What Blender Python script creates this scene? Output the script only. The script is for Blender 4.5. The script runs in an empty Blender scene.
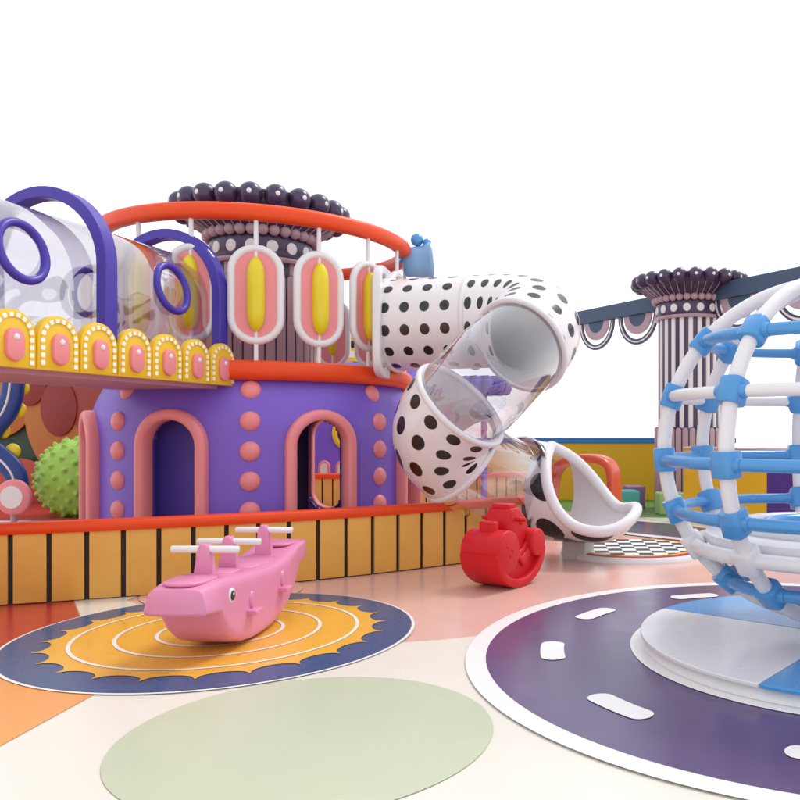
import bpy, math, random
from mathutils import Vector as V, Matrix
random.seed(4)
PI=math.pi; sin,cos,R_=math.sin,math.cos,math.radians
sc=bpy.context.scene; col=sc.collection
H0=1.6; F=800.0; XP=548.0; YP=430.0
def W(x,y,d): return V(((x-XP)*d/F, d, H0-(y-YP)*d/F))       # survey of the photograph -> metres
def G(x,y,z=0.0):
    d=(H0-z)*F/(y-YP); return V(((x-XP)*d/F,d,z))
def ray_cyl(px,cx,cy,r):
    k=(px-XP)/F; a=1+k*k; b=-2*(k*cx+cy); c=cx*cx+cy*cy-r*r
    disc=max(b*b-4*a*c,0); y=(-b-math.sqrt(disc))/(2*a); return math.atan2(y-cy,k*y-cx)
# ---------------------------------------------------------------- materials
def lin(c):
    out=[]
    for v in c:
        v/=255.0; out.append(v/12.92 if v<=.04045 else ((v+.055)/1.055)**2.4)
    return out
MATS={}
def mat(name,rgb,rough=.35,var=.05,scale=3.0,bump=.0,coat=.0,spec=.5,bscale=60):
    if name in MATS: return MATS[name]
    m=bpy.data.materials.new(name); m.use_nodes=True; nt=m.node_tree; b=nt.nodes['Principled BSDF']
    k_=.84 if max(rgb)-min(rgb)>24 else .90
    c=[v*k_ for v in lin(rgb)]; tc=nt.nodes.new('ShaderNodeTexCoord')
    n=nt.nodes.new('ShaderNodeTexNoise'); n.inputs['Scale'].default_value=scale; n.inputs['Detail'].default_value=2
    nt.links.new(tc.outputs['Object'],n.inputs['Vector'])
    mx=nt.nodes.new('ShaderNodeMix'); mx.data_type='RGBA'
    mx.inputs[6].default_value=[v*(1-var) for v in c]+[1]; mx.inputs[7].default_value=[min(1,v*(1+var)) for v in c]+[1]
    nt.links.new(n.outputs['Fac'],mx.inputs[0]); nt.links.new(mx.outputs[2],b.inputs['Base Color'])
    mr=nt.nodes.new('ShaderNodeMapRange'); mr.inputs['To Min'].default_value=max(.03,rough-.07); mr.inputs['To Max'].default_value=rough+.07
    n2=nt.nodes.new('ShaderNodeTexNoise'); n2.inputs['Scale'].default_value=scale*4; n2.inputs['Detail'].default_value=2
    nt.links.new(tc.outputs['Object'],n2.inputs['Vector'])
    nt.links.new(n2.outputs['Fac'],mr.inputs['Value']); nt.links.new(mr.outputs[0],b.inputs['Roughness'])
    b.inputs['Specular IOR Level'].default_value=spec; b.inputs['Coat Weight'].default_value=coat; b.inputs['Coat Roughness'].default_value=.12
    if bump:
        bp=nt.nodes.new('ShaderNodeBump'); bp.inputs['Strength'].default_value=bump; bp.inputs['Distance'].default_value=.004
        n3=nt.nodes.new('ShaderNodeTexNoise'); n3.inputs['Scale'].default_value=bscale; n3.inputs['Detail'].default_value=3
        nt.links.new(tc.outputs['Object'],n3.inputs['Vector']); nt.links.new(n3.outputs['Fac'],bp.inputs['Height']); nt.links.new(bp.outputs[0],b.inputs['Normal'])
    MATS[name]=m; return m
def glass(name,tint=(243,242,244),gl=1.0,base=.06,power=3.2,wob=.35,refr=0.0):
    m=bpy.data.materials.new(name); m.use_nodes=True; nt=m.node_tree
    for n in list(nt.nodes):
        if n.type!='OUTPUT_MATERIAL': nt.nodes.remove(n)
    out=[n for n in nt.nodes if n.type=='OUTPUT_MATERIAL'][0]
    tr=nt.nodes.new('ShaderNodeBsdfTransparent'); tr.inputs[0].default_value=lin(tint)+[1]
    g=nt.nodes.new('ShaderNodeBsdfGlossy'); g.inputs['Roughness'].default_value=.03; g.inputs[0].default_value=(gl,gl,gl,1)
    lw=nt.nodes.new('ShaderNodeLayerWeight'); lw.inputs['Blend'].default_value=.5; pw=nt.nodes.new('ShaderNodeMath'); pw.operation='POWER'; pw.inputs[1].default_value=power; nt.links.new(lw.outputs['Facing'],pw.inputs[0])
    mr=nt.nodes.new('ShaderNodeMapRange'); mr.inputs['To Min'].default_value=base; mr.inputs['To Max'].default_value=.85
    nt.links.new(pw.outputs[0],mr.inputs['Value'])
    tc=nt.nodes.new('ShaderNodeTexCoord'); n=nt.nodes.new('ShaderNodeTexNoise'); n.inputs['Scale'].default_value=1.6; n.inputs['Detail'].default_value=1
    nt.links.new(tc.outputs['Object'],n.inputs['Vector'])
    bp=nt.nodes.new('ShaderNodeBump'); bp.inputs['Strength'].default_value=wob; bp.inputs['Distance'].default_value=.06
    nt.links.new(n.outputs['Fac'],bp.inputs['Height']); nt.links.new(bp.outputs[0],g.inputs['Normal'])
    thru=tr.outputs[0]
    if refr:
        rf=nt.nodes.new('ShaderNodeBsdfRefraction'); rf.inputs['IOR'].default_value=1.06; rf.inputs['Roughness'].default_value=.02; rf.inputs[0].default_value=lin(tint)+[1]
        nt.links.new(bp.outputs[0],rf.inputs['Normal']); m2=nt.nodes.new('ShaderNodeMixShader'); m2.inputs[0].default_value=refr
        nt.links.new(tr.outputs[0],m2.inputs[1]); nt.links.new(rf.outputs[0],m2.inputs[2]); thru=m2.outputs[0]
    mx=nt.nodes.new('ShaderNodeMixShader'); nt.links.new(mr.outputs[0],mx.inputs[0]); nt.links.new(thru,mx.inputs[1]); nt.links.new(g.outputs[0],mx.inputs[2])
    nt.links.new(mx.outputs[0],out.inputs[0]); return m
def dotted(name,base,dot,su,sv,rad,spot=0.0):
    """white plastic with round black dots laid out on the tube's own UVs (u metres along, v 0..1 around)"""
    m=mat(name,base,.28,.02,coat=.3); nt=m.node_tree; b=nt.nodes['Principled BSDF']
    uv=nt.nodes.new('ShaderNodeUVMap'); sx=nt.nodes.new('ShaderNodeSeparateXYZ'); nt.links.new(uv.outputs[0],sx.inputs[0])
    def M(op,a,bb=None,c=None):
        n=nt.nodes.new('ShaderNodeMath'); n.operation=op
        for i,v in enumerate((a,bb,c)):
            if v is None: continue
            if isinstance(v,(int,float)): n.inputs[i].default_value=v
            else: nt.links.new(v,n.inputs[i])
        return n.outputs[0]
    fu=M('SUBTRACT',M('FRACT',M('MULTIPLY',sx.outputs[0],1/su)),.5); fv=M('SUBTRACT',M('FRACT',M('MULTIPLY',sx.outputs[1],sv)),.5)
    d2=M('ADD',M('MULTIPLY',fu,fu),M('MULTIPLY',fv,fv)); d=M('SQRT',d2)
    if spot:
        n=nt.nodes.new('ShaderNodeTexNoise'); n.inputs['Scale'].default_value=4.0; nt.links.new(uv.outputs[0],n.inputs['Vector'])
        d=M('ADD',d,M('MULTIPLY',M('SUBTRACT',n.outputs['Fac'],.5),spot))
    s=nt.nodes.new('ShaderNodeMapRange'); s.inputs['From Min'].default_value=rad-.012; s.inputs['From Max'].default_value=rad+.012
    nt.links.new(d,s.inputs['Value'])
    old=b.inputs['Base Color'].links[0].from_socket
    mx=nt.nodes.new('ShaderNodeMix'); mx.data_type='RGBA'; mx.inputs[6].default_value=lin(dot)+[1]
    nt.links.new(s.outputs[0],mx.inputs[0]); nt.links.new(old,mx.inputs[7]); nt.links.new(mx.outputs[2],b.inputs['Base Color'])
    return m
WHITE=mat('white_plastic',(238,234,236),.3,.02,coat=.2)
WHITE2=mat('white_paint',(240,237,236),.4,.02)
RED=mat('orange_red_plastic',(250,80,22),.40,.05,spec=.35)
PURP=mat('violet_wall_plastic',(132,98,218),.42,.05,scale=2)
INDIGO=mat('indigo_plastic',(70,48,172),.35,.05)
PINK=mat('coral_pink_plastic',(252,152,156),.4,.04)
DARKP=mat('aubergine_plastic',(68,48,84),.34,.06,coat=.2)
MAUVE=mat('mauve_plastic',(196,166,174),.42,.04)
YEL=mat('yellow_plastic',(252,206,34),.35,.04,coat=.1)
YEL2=mat('lemon_plastic',(246,222,0),.3,.04,coat=.2)
BLUE=mat('sky_blue_plastic',(78,158,224),.3,.05,coat=.25)
WPINK=mat('rocker_pink_plastic',(238,148,188),.36,.03,coat=.1)
WRED=mat('rocker_red_plastic',(222,28,38),.45,.05,spec=.3)
BLACK=mat('black_gap',(32,24,24),.6)
EYEB=mat('eye_black',(20,20,22),.15,coat=.5)
PLANK=mat('amber_boards',(248,190,92),.42,.09,scale=5)
OCHRE=mat('ochre_wall_paint',(242,188,22),.55,.05)
CAPBLUE=mat('blue_wall_cap',(40,128,206),.5)
NAVY=mat('slate_navy_paint',(64,86,114),.5,.06)
FLOOR=mat('salmon_floor',(238,192,180),.24,.035,scale=.8,bump=.0)
CREAM=mat('cream_floor',(236,230,218),.26,.03,scale=.8,bump=.0)
GREENP=mat('sage_floor',(206,214,184),.26,.03,scale=.8,bump=.0)
REDF=mat('brick_red_floor',(192,66,60),.24,.05,scale=.8,bump=.0)
ORF=mat('orange_floor',(246,166,84),.26,.04,scale=.8,bump=.0)
GRF=mat('grass_green_floor',(88,140,62),.5,.06,scale=.8)
PALE=mat('pale_pavement',(250,249,247),.75,.02)
MATBLUE=mat('mat_navy',(50,92,138),.26,.06,bump=.0)
MATYEL=mat('mat_amber',(248,188,72),.26,.05,bump=.0)
LINE=mat('white_floor_paint',(248,244,242),.3,.02,bump=.0)
ROAD=mat('plum_floor',(98,78,122),.22,.08,scale=.9,bump=.0)
CLEAR=glass('clear_acrylic',(238,234,238),base=.13,power=2.0,wob=.6,refr=.55); CLEAR2=glass('clear_tube_acrylic',(238,236,241),base=.10,power=1.8,wob=.35)
DASH=mat('lamp_white',(255,252,244),.35); _n=DASH.node_tree; _b=_n.nodes['Principled BSDF']
_u=_n.nodes.new('ShaderNodeUVMap'); _x=_n.nodes.new('ShaderNodeSeparateXYZ'); _n.links.new(_u.outputs[0],_x.inputs[0])
_m=_n.nodes.new('ShaderNodeMath'); _m.operation='MULTIPLY'; _m.inputs[1].default_value=1/.062; _n.links.new(_x.outputs[0],_m.inputs[0])
_f=_n.nodes.new('ShaderNodeMath'); _f.operation='FRACT'; _n.links.new(_m.outputs[0],_f.inputs[0])
_g=_n.nodes.new('ShaderNodeMath'); _g.operation='GREATER_THAN'; _g.inputs[1].default_value=.58; _n.links.new(_f.outputs[0],_g.inputs[0])
_q=_n.nodes.new('ShaderNodeMix'); _q.data_type='RGBA'; _q.inputs[6].default_value=(.93,.92,.88,1); _q.inputs[7].default_value=[.84*v for v in lin((252,206,34))]+[1]
_n.links.new(_g.outputs[0],_q.inputs[0]); _n.links.new(_q.outputs[2],_b.inputs['Base Color'])
DOT=dotted('dotted_white_plastic',(240,234,236),(18,16,18),.255,13,.245)
DOTE=dotted('dotted_white_elbow_plastic',(240,234,236),(18,16,18),.32,12,.27)
SPOT=mat('spotted_white_plastic',(240,236,236),.28,.02,coat=.2); _n=SPOT.node_tree; _b=_n.nodes['Principled BSDF']
_t=_n.nodes.new('ShaderNodeUVMap'); _w=_n.nodes.new('ShaderNodeVectorMath'); _w.operation='MULTIPLY'; _w.inputs[1].default_value=(.85,3.6,1); _v=_n.nodes.new('ShaderNodeTexVoronoi'); _v.voronoi_dimensions='2D'; _v.inputs['Scale'].default_value=2.1; _v.inputs['Randomness'].default_value=.5
_n.links.new(_t.outputs[0],_w.inputs[0]); _n.links.new(_w.outputs[0],_v.inputs['Vector'])
_m=_n.nodes.new('ShaderNodeMapRange'); _m.inputs['From Min'].default_value=.37; _m.inputs['From Max'].default_value=.38; _n.links.new(_v.outputs['Distance'],_m.inputs['Value'])
_o=_b.inputs['Base Color'].links[0].from_socket; _q=_n.nodes.new('ShaderNodeMix'); _q.data_type='RGBA'; _q.inputs[6].default_value=(.008,.007,.008,1)
_n.links.new(_m.outputs[0],_q.inputs[0]); _n.links.new(_o,_q.inputs[7]); _n.links.new(_q.outputs[2],_b.inputs['Base Color'])
# ---------------------------------------------------------------- mesh building
class MB:
    def __init__(s): s.v=[]; s.f=[]; s.uv=[]; s.mi=[]
    def add(s,vs,fs,uvs=None,mi=0):
        o=len(s.v); s.v+= [tuple(v) for v in vs]
        for i,f in enumerate(fs):
            s.f.append(tuple(o+k for k in f)); s.uv.append(uvs[i] if uvs else None); s.mi.append(mi)
    def box(s,c,size,rz=0,M=None,mi=0):
        c=V(c); hx,hy,hz=[k/2 for k in size]; vs=[]
        for x,y,z in ((-1,-1,-1),(1,-1,-1),(1,1,-1),(-1,1,-1),(-1,-1,1),(1,-1,1),(1,1,1),(-1,1,1)):
            p=V((x*hx,y*hy,z*hz))
            if M is not None: p=M@p
            elif rz: p=Matrix.Rotation(rz,3,'Z')@p
            vs.append(c+p)
        s.add(vs,[(3,2,1,0),(4,5,6,7),(0,1,5,4),(1,2,6,5),(2,3,7,6),(3,0,4,7)],mi=mi); return s
    def sweep(s,path,prof,ups=None,closed=False,cap=True,scales=None,mi=0,uoff=0):
        """prof: list of (a,b) in the frame (side, up); ups: up vector per point or None for parallel transport"""
        path=[V(p) for p in path]; n=len(path); k=len(prof); T=[]
        for i in range(n):
            if closed: t=path[(i+1)%n]-path[i-1]
            else: t=path[min(i+1,n-1)]-path[max(i-1,0)]
            T.append(t.normalized())
        if ups is None:
            u=V((0,0,1)) if abs(T[0].z)<.9 else V((0,1,0)); U=[]
            u=(u-T[0]*u.dot(T[0])).normalized()
            for i in range(n):
                if i:
                    q=T[i-1].rotation_difference(T[i]); u=q@u
                u=(u-T[i]*u.dot(T[i])).normalized(); U.append(u)
            if closed:   # undo accumulated twist
                q=T[-1].rotation_difference(T[0]); e=q@U[-1]; ang=e.angle(U[0],0)
                if e.cross(U[0]).dot(T[0])<0: ang=-ang
                U=[Matrix.Rotation(ang*i/n,3,T[i])@U[i] for i in range(n)]
        else: U=[(V(u)-T[i]*V(u).dot(T[i])).normalized() for i,u in enumerate(ups)]
        vs=[]; L=[uoff]
        for i in range(n):
            sd=T[i].cross(U[i]); sc_=scales[i] if scales else 1
            if i: L.append(L[-1]+(path[i]-path[i-1]).length)
            for a,b in prof: vs.append(path[i]+sd*a*sc_+U[i]*b*sc_)
        fs=[];uv=[]
        m=n if closed else n-1
        L.append(L[-1]+(path[0]-path[-1]).length)
        for i in range(m):
            j=(i+1)%n
            for q in range(k):
                r=(q+1)%k
                fs.append((i*k+q,i*k+r,j*k+r,j*k+q))
                uv.append([(L[i],q/k),(L[i],(q+1)/k),(L[i+1],(q+1)/k),(L[i+1],q/k)])
        if cap and not closed:
            fs.append(tuple(range(k))[::-1]); uv.append(None)
            fs.append(tuple((n-1)*k+q for q in range(k))); uv.append(None)
        s.add(vs,fs,uv,mi); return s
    def tube(s,path,r,seg=12,closed=False,cap=True,scales=None,mi=0,uoff=0,ups=None):
        return s.sweep(path,[(r*cos(2*PI*i/seg),r*sin(2*PI*i/seg)) for i in range(seg)],ups,closed,cap,scales,mi,uoff)
    def lathe(s,prof,c=(0,0,0),seg=48,axis='Z',mi=0,M=None,a0=0,a1=2*PI):
        vs=[];fs=[];uv=[]; n=len(prof); full=abs(a1-a0-2*PI)<1e-6; m=seg if full else seg+1
        for j in range(m):
            a=a0+(a1-a0)*j/seg
            for r,z in prof:
                p=V((r*cos(a),r*sin(a),z)); 
                if M is not None: p=M@p
                vs.append(V(c)+p)
        for j in range(seg):
            k=(j+1)%m
            for i in range(n-1):
                if prof[i][0]<1e-6 and prof[i+1][0]<1e-6: continue
                f=[j*n+i,k*n+i,k*n+i+1,j*n+i+1]
                if prof[i][0]<1e-6: f=[j*n+i,k*n+i+1,j*n+i+1]
                elif prof[i+1][0]<1e-6: f=[j*n+i,k*n+i,j*n+i+1]
                fs.append(tuple(f))
        s.add(vs,fs,mi=mi); return s
    def ball(s,c,r,seg=16,squash=(1,1,1),mi=0,M=None,half=False):
        n=seg//2; pr=[(cos(-PI/2+PI*i/n),sin(-PI/2+PI*i/n)) for i in range(n+1)]
        if half: pr=[(cos(PI/2*i/n),sin(PI/2*i/n)) for i in range(n+1)]
        pr[-1]=(0,1)
        if not half: pr[0]=(0,-1)
        D=Matrix.Diagonal(V(squash)*r)
        MM=(M@D) if M is not None else D
        return s.lathe(pr,c,seg,mi=mi,M=MM)
    def prism(s,poly,M,c,t,mi=0,bev=0):
        """poly (a,b) points, extruded from -t/2 to t/2 along M's third axis; bev rounds the front rim"""
        n=len(poly); c=V(c); rings=[]
        if bev:
            cx=sum(p[0] for p in poly)/n; cy=sum(p[1] for p in poly)/n
            def inset(d):
                out=[]
                for i in range(n):
                    p0,p1,p2=V(poly[i-1]),V(poly[i]),V(poly[(i+1)%n])
                    e1=(p1-p0); e2=(p2-p1)
                    n1=V((e1.y,-e1.x)); n2=V((e2.y,-e2.x)); nn=(n1.normalized()+n2.normalized())
                    nn=nn.normalized() if nn.length>1e-6 else n1.normalized()
                    out.append(p1-nn*d)
                return out
            area=sum(poly[i-1][0]*poly[i][1]-poly[i][0]*poly[i-1][1] for i in range(n)); sg=1 if area>0 else -1
            rings=[(inset(sg*bev),-t/2),(inset(sg*bev*.3),-t/2+bev*.3),(inset(0),-t/2+bev),(inset(0),t/2-bev),(inset(sg*bev*.3),t/2-bev*.3),(inset(sg*bev),t/2)]
        else: rings=[([V(p) for p in poly],-t/2),([V(p) for p in poly],t/2)]
        vs=[]
        for ps,z in rings:
            for p in ps: vs.append(c+M@V((p[0],p[1],z)))
        fs=[]
        for k in range(len(rings)-1):
            for i in range(n):
                j=(i+1)%n; fs.append((k*n+i,k*n+j,(k+1)*n+j,(k+1)*n+i))
        fs.append(tuple(range(n))[::-1]); fs.append(tuple((len(rings)-1)*n+i for i in range(n)))
        s.add(vs,fs,mi=mi); return s
    def build(s,name,m,parent=None,ang=35,bevel=0,solid=0,subsurf=0,off=-1,recalc=True):
        me=bpy.data.meshes.new(name); o0=V((0,0,0))
        if s.v:
            xs=[v[0] for v in s.v]; ys=[v[1] for v in s.v]; zs=[v[2] for v in s.v]
            o0=V(((min(xs)+max(xs))/2,(min(ys)+max(ys))/2,min(zs)))
        me.from_pydata([(v[0]-o0.x,v[1]-o0.y,v[2]-o0.z) for v in s.v],[],s.f)
        if any(u is not None for u in s.uv):
            ul=me.uv_layers.new(name='UVMap'); k=0
            for i,f in enumerate(s.f):
                for j in range(len(f)):
                    if s.uv[i]: ul.data[k].uv=s.uv[i][j]
                    k+=1
        for mm in (m if isinstance(m,(list,tuple)) else [m]): me.materials.append(mm)
        for i,p in enumerate(me.polygons): p.material_index=s.mi[i]
        import bmesh
        if recalc: bm=bmesh.new(); bm.from_mesh(me); bmesh.ops.recalc_face_normals(bm,faces=bm.faces); bm.to_mesh(me); bm.free()
        me.shade_smooth(); me.set_sharp_from_angle(angle=R_(ang))
        o=bpy.data.objects.new(name,me); col.objects.link(o)
        o.location=o0
        if parent is not None:
            o.parent=parent; o.matrix_parent_inverse=Matrix.Identity(4)
            o.location=wloc(parent,True).inverted()@o0
        if solid:
            q=o.modifiers.new('thickness','SOLIDIFY'); q.thickness=solid; q.offset=off
        if bevel:
            q=o.modifiers.new('bevel','BEVEL'); q.width=bevel; q.segments=3; q.limit_method='ANGLE'; q.angle_limit=R_(40); q.harden_normals=False
        if subsurf:
            q=o.modifiers.new('sub','SUBSURF'); q.levels=subsurf; q.render_levels=subsurf
        return o
def wloc(o,full=False):
    m=Matrix.Identity(4)
    while o is not None:
        m=Matrix.LocRotScale(o.location,o.rotation_euler,o.scale)@m; o=o.parent
    return m
def tag(o,label=None,cat=None,group=None,kind=None):
    if label: o['label']=label
    if cat: o['category']=cat
    if group: o['group']=group
    if kind: o['kind']=kind
    return o
def empty(name,loc,label=None,cat=None,group=None):
    o=bpy.data.objects.new(name,None); col.objects.link(o); o.location=loc; o.empty_display_size=.2
    return tag(o,label,cat,group)
def copy_tree(o,parent=None):
    c=o.copy(); col.objects.link(c); c.parent=parent
    for ch in [x for x in bpy.data.objects if x.parent==o]: copy_tree(ch,c)
    return c
def frame(n,up=(0,0,1)):
    """matrix whose third column is n, second is 'up'"""
    n=V(n).normalized(); x=V(up).cross(n).normalized(); y=n.cross(x); return Matrix((x,y,n)).transposed()
def stadium(w,h,seg=10):
    r=w/2; out=[]
    for i in range(seg+1): a=PI*i/seg; out.append((r*cos(a),h/2-r+r*sin(a)))
    for i in range(seg+1): a=PI+PI*i/seg; out.append((r*cos(a),-h/2+r+r*sin(a)))
    return out
def archpoly(w,h,seg=12):
    r=w/2; return [(w/2,0)]+[(r*cos(PI*i/seg),h-r+r*sin(PI*i/seg)) for i in range(seg+1)]+[(-w/2,0)]
def arc(c,r,a0,a1,n,z=0): return [V((c[0]+r*cos(a0+(a1-a0)*i/n),c[1]+r*sin(a0+(a1-a0)*i/n),z)) for i in range(n+1)]
def struct(name,mb,m,**k): o=mb.build(name,m,**k); o['kind']='structure'; return o
def sheet(poly,z):
    mb=MB(); mb.add([V((p[0],p[1],z)) for p in poly],[tuple(range(len(poly)))]); return mb
def annulus(c,r0,r1,z,n=96,a0=0,a1=2*PI,fr0=None):
    mb=MB(); A=arc(c,r0,a0,a1,n,z); B=arc(c,r1,a0,a1,n,z)
    if fr0: A=[V((c[0]+fr0(a0+(a1-a0)*i/n)*cos(a0+(a1-a0)*i/n),c[1]+fr0(a0+(a1-a0)*i/n)*sin(a0+(a1-a0)*i/n),z)) for i in range(n+1)]
    mb.add(A+B,[(i,i+1,n+2+i,n+1+i) for i in range(n)]); return mb
# ---------------------------------------------------------------- world, sun, camera
w=bpy.data.worlds.new('World'); sc.world=w; w.use_nodes=True; nt=w.node_tree
bg=nt.nodes['Background']; sky=nt.nodes.new('ShaderNodeTexSky'); sky.sky_type='NISHITA'; sky.sun_disc=False
SUN=V((.48,.42,.95)).normalized()
sky.sun_elevation=math.asin(SUN.z); sky.sun_rotation=math.atan2(SUN.x,SUN.y)
nt.links.new(sky.outputs[0],bg.inputs[0]); bg.inputs[1].default_value=.05
bg2=nt.nodes.new('ShaderNodeBackground'); bg2.inputs[0].default_value=(1,1,1,1); bg2.inputs[1].default_value=.97   # bright white overcast
ad=nt.nodes.new('ShaderNodeAddShader'); nt.links.new(bg.outputs[0],ad.inputs[0]); nt.links.new(bg2.outputs[0],ad.inputs[1])
nt.links.new(ad.outputs[0],nt.nodes['World Output'].inputs[0])
L=bpy.data.lights.new('sun','SUN'); L.energy=1.4; L.angle=R_(16); L.color=(1,.96,.9)
lo=bpy.data.objects.new('sun',L); col.objects.link(lo); lo.rotation_euler=SUN.to_track_quat('Z','Y').to_euler(); lo.location=(4,4,12)
cam=bpy.data.cameras.new('camera'); co=bpy.data.objects.new('camera',cam); col.objects.link(co); sc.camera=co
co.location=(0,0,H0); co.rotation_euler=(PI/2,0,0); cam.lens=36; cam.sensor_width=36
cam.shift_x=-(XP-400)/800; cam.shift_y=(YP-400)/800; cam.clip_end=2000; cam.clip_start=.05
sc.view_settings.view_transform='Standard'; sc.view_settings.look='None'; sc.view_settings.gamma=1; sc.view_settings.exposure=.07
sc.cycles.max_bounces=10; sc.cycles.transparent_max_bounces=24
# ---------------------------------------------------------------- ground
mb=MB(); mb.box((0,300,-.06),(1400,1400,.1)); struct('ground',mb,PALE)
struct('play_floor',sheet([(-16,-3),(14,-3),(14,18.4),(-16,18.4)],.0),FLOOR)
struct('green_floor',sheet([(1.0,14.7),(6,14.1),(6,18.3),(-1,18.3)],.004),GRF)
struct('cream_floor',sheet([tuple(G(560,519).xy),tuple(G(640,521).xy),tuple(G(720,531).xy),tuple(G(760,534).xy),(6,14.1),(1.0,14.7),(-1.6,15.4)],.004),CREAM)
# red, cream and orange fields at the left
a=G(71.5,597.5); b=G(81,620); d=(b-a)
e1=a-d*1.5; e2=b+d*2.4
struct('red_floor',sheet([(-9,e1.y),(e1.x,e1.y),(e2.x,e2.y),(e2.x,5.68),(-9,5.68)] if e2.y>5.68 else [(-9,e1.y),(e1.x,e1.y)]+[((e1.lerp(e2,(e1.y-5.68)/(e1.y-e2.y))).x,5.68),(-9,5.68)],.004),REDF)
struct('orange_floor',sheet([(-9,-2),(-3.0,-2),(-2.8,3),(-2.7,5.68),(-9,5.68)],.008),ORF)
struct('cream_wedge',sheet([(e1.x+.01,e1.y),(-3.1,e1.y+.4),(-3.9,8.1),(-3.95,7.5),(-3.0,6.6),(e2.x+.01,e2.y)],.004),CREAM)
struct('pink_floor_blob',sheet([(p.x,p.y) for p in arc((-3.2,7.9),.75,0,2*PI,40)][:-1],.008),FLOOR)
p=[G(395,643.5),G(440,640.5),G(480,636),G(520,630)]
struct('cream_foreground',sheet([(p[0].x-1.2,p[0].y-.15)]+[(q.x,q.y) for q in p]+[(1.3,5.6),(2.2,-1),(-3.3,-1),(-3.2,4.4)],.0045),CREAM)
struct('sage_floor_patch',sheet([(q.x,q.y) for q in arc((-1.25,4.2),.96,0,2*PI,72)][:-1],.009),GREENP)
# winding road round the climbing globe
RC=(2.0,5.74)
struct('road',annulus(RC,0,2.44,.016,120),ROAD)
struct('road_edge_line',annulus(RC,2.44,2.58,.0165,120),LINE)
struct('road_inner_line',annulus((2.1,5.77),0,1.50,.020,96),LINE)
for k in range(10):
    a=R_(180-36*k); rr=1.97; ln=.24/rr; mb=MB(); pts=[]
    for i in range(9):
        t=-1+2*i/8; pts.append((rr+.085,a+ln*t*.72))
    out=[(RC[0]+r*cos(b),RC[1]+r*sin(b)) for r,b in pts]
    for i in range(1,8): 
        q=PI*i/8; r=rr+.085*cos(q); out.append((RC[0]+r*cos(a+ln*(.72+.28*sin(q))),RC[1]+r*sin(a+ln*(.72+.28*sin(q)))))
    for i in range(9):
        t=1-2*i/8; b=a+ln*t*.72; out.append((RC[0]+(rr-.085)*cos(b),RC[1]+(rr-.085)*sin(b)))
    for i in range(1,8):
        q=PI*i/8; r=rr-.085*cos(q); out.append((RC[0]+r*cos(a-ln*(.72+.28*sin(q))),RC[1]+r*sin(a-ln*(.72+.28*sin(q)))))
    struct('road_dash',sheet(out,.0205),LINE)
top=[G(600,517),G(640,522),G(680,525.5),G(720,531),G(790,545)]; bot=[G(600,530),G(640,534.5),G(680,538.5),G(720,545),G(790,560)]
struct('far_road',sheet([(q.x,q.y) for q in top]+[(q.x,q.y) for q in bot[::-1]],.012),ROAD)
for L_,s in ((top,1),(bot,-1)):
    out=[(q.x,q.y) for q in L_]+[(q.x,q.y+s*.28) for q in L_[::-1]]
    struct('far_road_line',sheet(out,.013),LINE)
# ---------------------------------------------------------------- sunburst mat
MC=(-2.57,6.30)
t=empty('round_mat',(MC[0],MC[1],0),'round navy and amber sunburst mat with white rings under the pink whale rocker','mat')
annulus(MC,0,1.50,.013,120).build('edge_line',LINE,t)
annulus(MC,0,1.475,.0165,120).build('navy_field',MATBLUE,t)
NS=24
def scal(a):
    q=(a*NS/(2*PI))%1.0; return 1.27-.11*(1-abs(2*q-1))**.0*math.sqrt(max(0,1-(2*q-1)**2))
mb=MB(); n=NS*14; mb.add([V((MC[0],MC[1],.020))]+[V((MC[0]+scal(2*PI*i/n)*cos(2*PI*i/n),MC[1]+scal(2*PI*i/n)*sin(2*PI*i/n),.020)) for i in range(n)],[(0,1+i,1+(i+1)%n) for i in range(n)])
mb.build('amber_sunburst',MATYEL,t)
for r in (1.04,.745,.46): annulus(MC,r-.014,r+.014,.0235,96).build('white_ring',LINE,t)
# ---------------------------------------------------------------- board fence
FC=(-8.97,18.6); FR=11.97
def fence(name,pts,h,label,step=.36,phase=0):
    """pts: dense ground polyline"""
    t=empty(name,pts[len(pts)//2],label,'fence')
    prof=[(-.04,0),(.03,0),(.03,h),(-.04,h)]
    up=[V((0,0,1))]*len(pts)
    MB().sweep(pts,prof,up).build('backing',BLACK,t)
    L=[0]
    for i in range(1,len(pts)): L.append(L[-1]+(pts[i]-pts[i-1]).length)
    def at(s):
        for i in range(1,len(L)):
            if L[i]>=s: k=(s-L[i-1])/(L[i]-L[i-1]); return pts[i-1].lerp(pts[i],k)
        return pts[-1]
    mb=MB(); s=phase
    while s+step<L[-1]:
        g=step*.07; s0,s1=s+g,s+step-g; P=[at(s0),at((s0+s1)/2),at(s1)]
        mb.sweep(P,[(-.055,.012),(.055,.012),(.06,.02),(.06,h-.01),(-.055,h-.01)],[V((0,0,1))]*3)
        s+=step
    mb.build('boards',PLANK,t,bevel=.004)
    cap=[(-.085,h-.012),(.085,h-.012),(.098,h+.01),(.098,h+.07),(.08,h+.09),(-.08,h+.09),(-.098,h+.07),(-.098,h+.01)]
    MB().sweep(pts,cap,up).build('cap_rail',RED,t,ang=50)
    return t
a12,a442=ray_cyl(12,FC[0],FC[1],FR),ray_cyl(442,FC[0],FC[1],FR); FST=FR*(a442-a12)/14; FPH=(FR*(a12-R_(-78)))%FST; print('fence',FST,FPH)
pts=arc(FC,FR,R_(-78),R_(-43.2),110)
pts=[V(p) for p in pts]
fence('board_fence',pts,.66,'long curved amber board fence with orange-red cap, in front of the purple tower',FST,FPH)
pts=[V((-5.4+.1*i,15.6+.002*i*i*.15,0)) for i in range(52)]
fence('board_fence',pts,.66,'short far amber board fence with orange-red cap, seen through the tower doorway',.2)
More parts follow.
